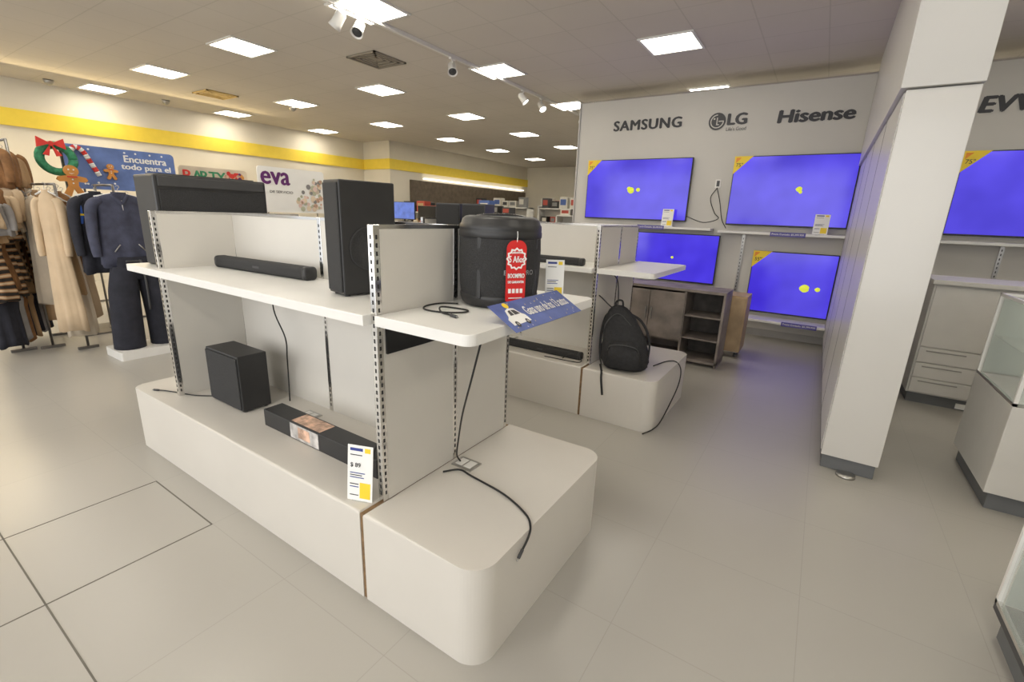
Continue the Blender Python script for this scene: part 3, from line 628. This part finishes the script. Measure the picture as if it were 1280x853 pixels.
for k in range(20):
    garment(-6.46-.05*k,.96+.03*k+.03*(k%3),1.68-.07*(k%4),.18,.30,[WHT,CRM,GRY,TANC,BRN,CRM,WHT,STR,CRM,TANC][k%10],random.uniform(-1,1),'blouse','small blouse hung tightly with others','hanging blouses',d=.06,sleeves=k%3!=1,sr=.7)
rack(-9.6,-7.9,2.5,1.55,'metal clothes rack with mixed garments')
for k in range(8):
    garment(-8.05-.2*k,2.5,1.47,.36,[.7,.8,.65][k%3],[GRY,WHT,NAVY,CRM,BRN][k%5],random.uniform(-.1,.1),'shirt','mixed colour shirt on a rack by the wall','rack shirts',d=.05)
# ---------------------------------------------------------------- christmas signs
GREEN=mat('xmas_green',(.04,.25,.12),.7,noise=.3,nscale=30,bump=.5);XRED=mat('xmas_red',(.65,.04,.03),.5,noise=.1);GING=mat('cookie_orange',(.62,.27,.06),.6,noise=.12);XBLUE=mat('sign_blue',(.12,.19,.44),.5,noise=.2,nscale=6);GIFT=mat('gift_blue',(.04,.12,.5),.4,noise=.1)
X=-7.25
t=thing('christmas_cutout_display',(X,1.9,0),'christmas display with green wreath, red bow, cookie and gift','decoration')
b=B();b.tube([(X-.06,1.84,0.02),(X-.06,1.84,2.2)],.015,RK,sm=False);b.prism(rrect(X-.25,1.7,X+.05,2.0,.03),0,.02,RK);b.done('stand',t)
ME=Matrix.Translation((X,0,0))@Matrix(((0,0,1,0),(1,0,0,0),(0,1,0,0),(0,0,0,1)))
c=(1.78,2.02)
B().tube([(X,c[0]+.14*cos(a*pi/12),c[1]+.14*sin(a*pi/12)) for a in range(25)],.042,GREEN,n=10,sm=False).done('wreath',t)
b=B();q0=(1.74,2.17)
for s in (-1,1): b.prism([q0,(q0[0]+s*.11,q0[1]+.06),(q0[0]+s*.12,q0[1]-.05)],0.05,.07,XRED,M=ME);b.prism([q0,(q0[0]+s*.03,q0[1]-.13),(q0[0]+s*.08,q0[1]-.12)],.05,.065,XRED,M=ME)
b.prism([(q0[0]+.025*cos(k*pi/6),q0[1]+.025*sin(k*pi/6)) for k in range(12)],.05,.08,XRED,M=ME);b.done('bow',t)
def cookie(cy,cz,s,x,par):
    M=Matrix.Translation((x,0,0))@Matrix(((0,0,1,0),(1,0,0,0),(0,1,0,0),(0,0,0,1)));b=B()
    b.prism([(cy+s*.3*cos(k*pi/10),cz+s*.72+s*.28*sin(k*pi/10)) for k in range(20)],0,.02,GING,M=M)
    out=[(-.18,.5),(-.55,.42),(-.62,.28),(-.5,.18),(-.22,.2),(-.2,0),(-.42,-.4),(-.32,-.56),(-.16,-.52),(0,-.15),(.16,-.52),(.32,-.56),(.42,-.4),(.2,0),(.22,.2),(.5,.18),(.62,.28),(.55,.42),(.18,.5)]
    b.prism([(cy+s*p[0],cz+s*p[1]) for p in out][::-1],.001,.021,GING,M=M)
    for p in ((-.1,.78),(.1,.78),(0,.3),(0,.12)): b.prism([(cy+s*(p[0]+.04*cos(k*pi/4)),cz+s*(p[1]+.04*sin(k*pi/4))) for k in range(8)],.021,.024,PAPER,M=M)
    b.prism([(cy-s*.12,cz+s*.62),(cy,cz+s*.57),(cy+s*.12,cz+s*.62),(cy,cz+s*.6)],.021,.024,PAPER,M=M)
    b.prism([(cy-s*.2,cz+s*.46),(cy+s*.2,cz+s*.46),(cy+s*.2,cz+s*.4),(cy-s*.2,cz+s*.4)],.021,.026,XRED,M=M)
    b.done('gingerbread_cookie',par)
cookie(1.86,1.74,.22,X+.06,t)
X2=-6.22
t2=thing('gift_box',(X2,1.62,1.36),'blue gift box cutout with yellow ribbon hung among dresses','decoration')
B().box((X2,1.53,1.36),(X2+.05,1.63,1.54),GIFT,.004).done('box_face',t2)
b=B();b.box((X2-.002,1.572,1.358),(X2+.055,1.588,1.542),YEL);b.box((X2-.002,1.528,1.44),(X2+.055,1.632,1.458),YEL);b.done('ribbon',t2)
def board(name,x,ya,yb,z0,z1,m,label,legs=True):
    t=thing(name,(x,(ya+yb)/2,0),label,'sign')
    M=Matrix(((0,0,1,x),(1,0,0,0),(0,1,0,0),(0,0,0,1)))
    B().prism(rrect(ya,z0,yb,z1,.05),0,.03,m,M=M).done('sign_board',t)
    if legs:
        for y in (ya+.15,yb-.15):
            b=B();b.tube([(x-.02,y,.02),(x-.02,y,z0+.1)],.012,RK,sm=False);b.prism(rrect(x-.17,y-.15,x+.13,y+.15,.03),0,.02,RK);b.done('sign_leg',t)
    return t,M
t,M=board('christmas_sign',-7.6,1.92,3.06,1.72,2.22,XBLUE,'blue christmas sign with white lettering, candy cane and cookie')
text('sign_text','Encuentra',(-7.565,2.50,2.07),PAPER,t,width=.46,height=.08,R=EAST,bold=.004)
text('sign_text','todo para el',(-7.565,2.46,1.965),PAPER,t,width=.54,height=.085,R=EAST,bold=.004)
text('sign_text','hogar',(-7.565,2.60,1.84),PAPER,t,width=.28,height=.09,R=EAST,bold=.004)
b=B();pts=[(-7.55,2.22,1.88),(-7.55,2.16,2.02),(-7.55,2.10,2.15),(-7.55,2.03,2.19),(-7.55,1.98,2.12)];P=smoothpts(pts,6)
for k in range(len(P)-1): b.tube([P[k],P[k+1]],.027,XRED if (k//2)%2 else PAPER,n=8,sm=False)
b.done('candy_cane',t)
cookie(2.34,1.91,.12,-7.565,t)
b=B()
for k in range(14):
    y,z=random.uniform(2.05,3.0),random.choice([1.78,2.18,1.80]);b.prism([(y+.012*cos(q*pi/3),z+.012*sin(q*pi/3)) for q in range(6)],.031,.033,PAPER,M=M)
b.done('snow_print',t)
t,M=board('party_sign',-8.2,3.35,4.35,1.86,2.14,WHT,'pale sign with coloured letters and flowers')
for s_,y,m in (('P',3.4,XRED),('A',3.52,GREEN),('R',3.64,GREEN),('T',3.76,GREEN),('Y',3.87,GREEN)): text('sign_letter',s_,(-8.165,y,1.93),m,t,height=.15,R=EAST,bold=.006)
b=B()
for k in range(30):
    y,z=random.uniform(4.0,4.3),random.uniform(1.91,2.08);r=random.uniform(.02,.04);b.prism([(y+r*cos(q*pi/4),z+r*sin(q*pi/4)) for q in range(8)],.031+k*.0003,.0315+k*.0003,random.choice([XRED,GING,PH1,PURPLE]),M=M)
b.done('flower_print',t)
t,M=board('brand_sign',-8.0,4.42,5.66,1.50,2.24,PAPER,'white sign board with large purple lettering and flowers')
text('sign_lettering','eva',(-7.965,4.47,1.96),PURPLE,t,width=.50,height=.2,R=EAST,bold=.012)
text('sign_text','DE SERVICIO',(-7.965,4.6,1.82),INK,t,width=.42,height=.04,R=EAST,off=.01)
b=B();PK=mat('petal_pink',(.72,.55,.50),.6);PO=mat('petal_orange',(.72,.6,.45),.6);LF=mat('leaf',(.45,.46,.34),.6)
for k in range(70):
    y=random.uniform(5.1,5.60);z=random.uniform(1.56,2.1)
    if (y-5.1)<(z-1.75): continue
    r=random.uniform(.02,.05);b.prism([(y+r*cos(q*pi/4),z+r*sin(q*pi/4)) for q in range(8)],.031+k*.0002,.0315+k*.0002,random.choice([PK,PO,LF,WHT,PH1,GRY]),M=M)
b.done('flower_print',t)
# ---------------------------------------------------------------- far shelving
MULT=[mat('goods_%s'%n,c,.5) for n,c in (('red',(.4,.06,.04)),('blue',(.06,.12,.35)),('white',(.6,.58,.52)),('tan',(.4,.28,.14)),('black',(.02,.02,.02)),('charcoal',(.04,.04,.045)),('grey',(.2,.2,.2)))]
def farshelf(x0,x1,y,h,n,top=True):
    t=thing('store_shelving',((x0+x1)/2,y,0),'white store shelving with assorted small goods','shelving',group='far store shelving')
    b=B();b.box((x0,y+.38,0),(x1,y+.42,h),PANEL);b.box((x0,y,0),(x0+.03,y+.4,h),WHITE);b.box((x1-.03,y,0),(x1,y+.4,h),WHITE);b.box((x0,y,0),(x1,y+.4,.12),WHITE);b.done('shelving_frame',t)
    zs=[h*(k+1)/(n+1) for k in range(n)]+[h]
    for z in zs: boxo('shelf',(x0,y,z-.03),(x1,y+.4,z),WHITE,t)
    for z in zs[1:]:
        x=x0+.1
        while x<x1-.35:
            w=random.uniform(.15,.4);hh=random.uniform(.14,min(.34,h/(n+1)-.06))
            m=random.choice(MULT);c=thing('appliance_box',(x+w/2,y+.15,z),'small packaged product on the far store shelving','box',group='boxed goods on far shelving')
            B().box((x,y+.05,z),(x+w,y+.3,z+hh),m,.01).done('carton',c);B().box((x+w*.15,y+.045,z+hh*.3),(x+w*.85,y+.05,z+hh*.8),random.choice(MULT),.002).done('product_label',c)
            x+=w+random.uniform(.03,.12)
farshelf(-10.0,-8.2,9.6,1.6,3);farshelf(-7.9,-6.2,9.6,1.6,3);farshelf(-10.2,-8.0,13.0,1.85,3);farshelf(-7.6,-5.5,13.0,1.85,3);farshelf(-9.5,-6.5,16.2,2.0,3);farshelf(-6.0,-4.4,11.2,1.65,3)
def smalltv(x,y,z,w,m,lab):
    t=thing('television',(x,y,z),lab,'television')
    B().box((x-w/2,y-.03,z+.05),(x+w/2,y,z+.05+w*.58),BLACK,.004).done('television_housing',t);boxo('screen',(x-w/2+.01,y-.032,z+.065),(x+w/2-.01,y-.029,z+.04+w*.58),m,t)
    B().box((x-.12,y-.1,z),(x+.12,y+.06,z+.012),BLACK).box((x-.02,y-.03,z),(x+.02,y-.01,z+.07),BLACK).done('stand',t)
SC2=mat('screen_picture',(.05,.1,.3),.3,emit=(.1,.15,.5),es=.8,noise=.5)
for k,(y,h,m) in enumerate([(11,1.9,BLACK),(12,1.8,STEEL),(13,1.9,BLACK),(14,1.85,STEEL),(15,1.9,BLACK),(16,1.8,BLACK)]):
    t=thing('refrigerator',(-10.75,y,0),('black' if m is BLACK else 'steel')+' upright refrigerator along the store wall','refrigerator',group='refrigerators')
    B().box((-11.07,y-.35,.03),(-10.45,y+.35,h),m,.01).done('refrigerator_body',t)
    for z0,z1 in ((.05,h*.62),(h*.63,h-.01)):
        d=boxo('door',(-10.45,y-.34,z0),(-10.40,y+.34,z1),m,t,.006);boxo('handle',(-10.385,y-.28,z0+.1 if z0>.5 else z1-.5),(-10.37,y-.26,z0+.4 if z0>.5 else z1-.08),CHROME,d)
    B().box((-11.05,y-.3,0),(-10.5,y+.3,.03),BLACK).done('plinth',t)
t=thing('television_stand',(-7.2,7.3,0),'white display stand carrying a television','stand')
boxo('pedestal',(-7.9,7.1,0),(-5.9,7.5,1.35),PANEL,t,.01);boxo('stand_top',(-7.95,7.05,1.35),(-5.85,7.55,1.38),WHITE,t,.004)
smalltv(-7.55,7.3,1.38,.62,SC2,'small television showing a blue picture on the white stand')
smalltv(-6.9,7.3,1.38,.5,BGLOSS,'switched off small television on the white stand')
smalltv(-6.25,7.3,1.38,.5,BGLOSS,'switched off small television on the white stand')
# ---------------------------------------------------------------- lights & world
def area(loc,rot,sx,sy,e,col):
    l=bpy.data.lights.new('area_lamp','AREA');l.shape='RECTANGLE';l.size=sx;l.size_y=sy;l.energy=e;l.color=col
    o=bpy.data.objects.new('area_lamp',l);COL.objects.link(o);o.location=loc;o.rotation_euler=rot;return o
area((-3,-2.9,1.9),(radians(90),0,0),9,2.8,170,(1,.98,.95))
area((-11.3,3.5,ZC-.15),(0,radians(-35),0),.3,6,100,(1,.76,.40))
w=bpy.data.worlds.new('w');bpy.context.scene.world=w;w.use_nodes=True
w.node_tree.nodes['Background'].inputs[0].default_value=(.95,.97,1,1);w.node_tree.nodes['Background'].inputs[1].default_value=1.0
# ---------------------------------------------------------------- camera
yaw,pt,rl=-.573,.266,.038
F=Vector((sin(yaw)*cos(pt),cos(yaw)*cos(pt),-sin(pt)));r0=Vector((cos(yaw),-sin(yaw),0));u0=r0.cross(F)
R=cos(rl)*r0+sin(rl)*u0;U=-sin(rl)*r0+cos(rl)*u0
cd=bpy.data.cameras.new('camera');cd.lens=577.2*36/1280;cd.sensor_width=36;cd.clip_start=.05
co=bpy.data.objects.new('camera',cd);COL.objects.link(co)
M=Matrix((R,U,-F)).transposed().to_4x4();M.translation=(0,0,1.6);co.matrix_world=M
bpy.context.scene.camera=co
bpy.context.scene.view_settings.view_transform='Standard'
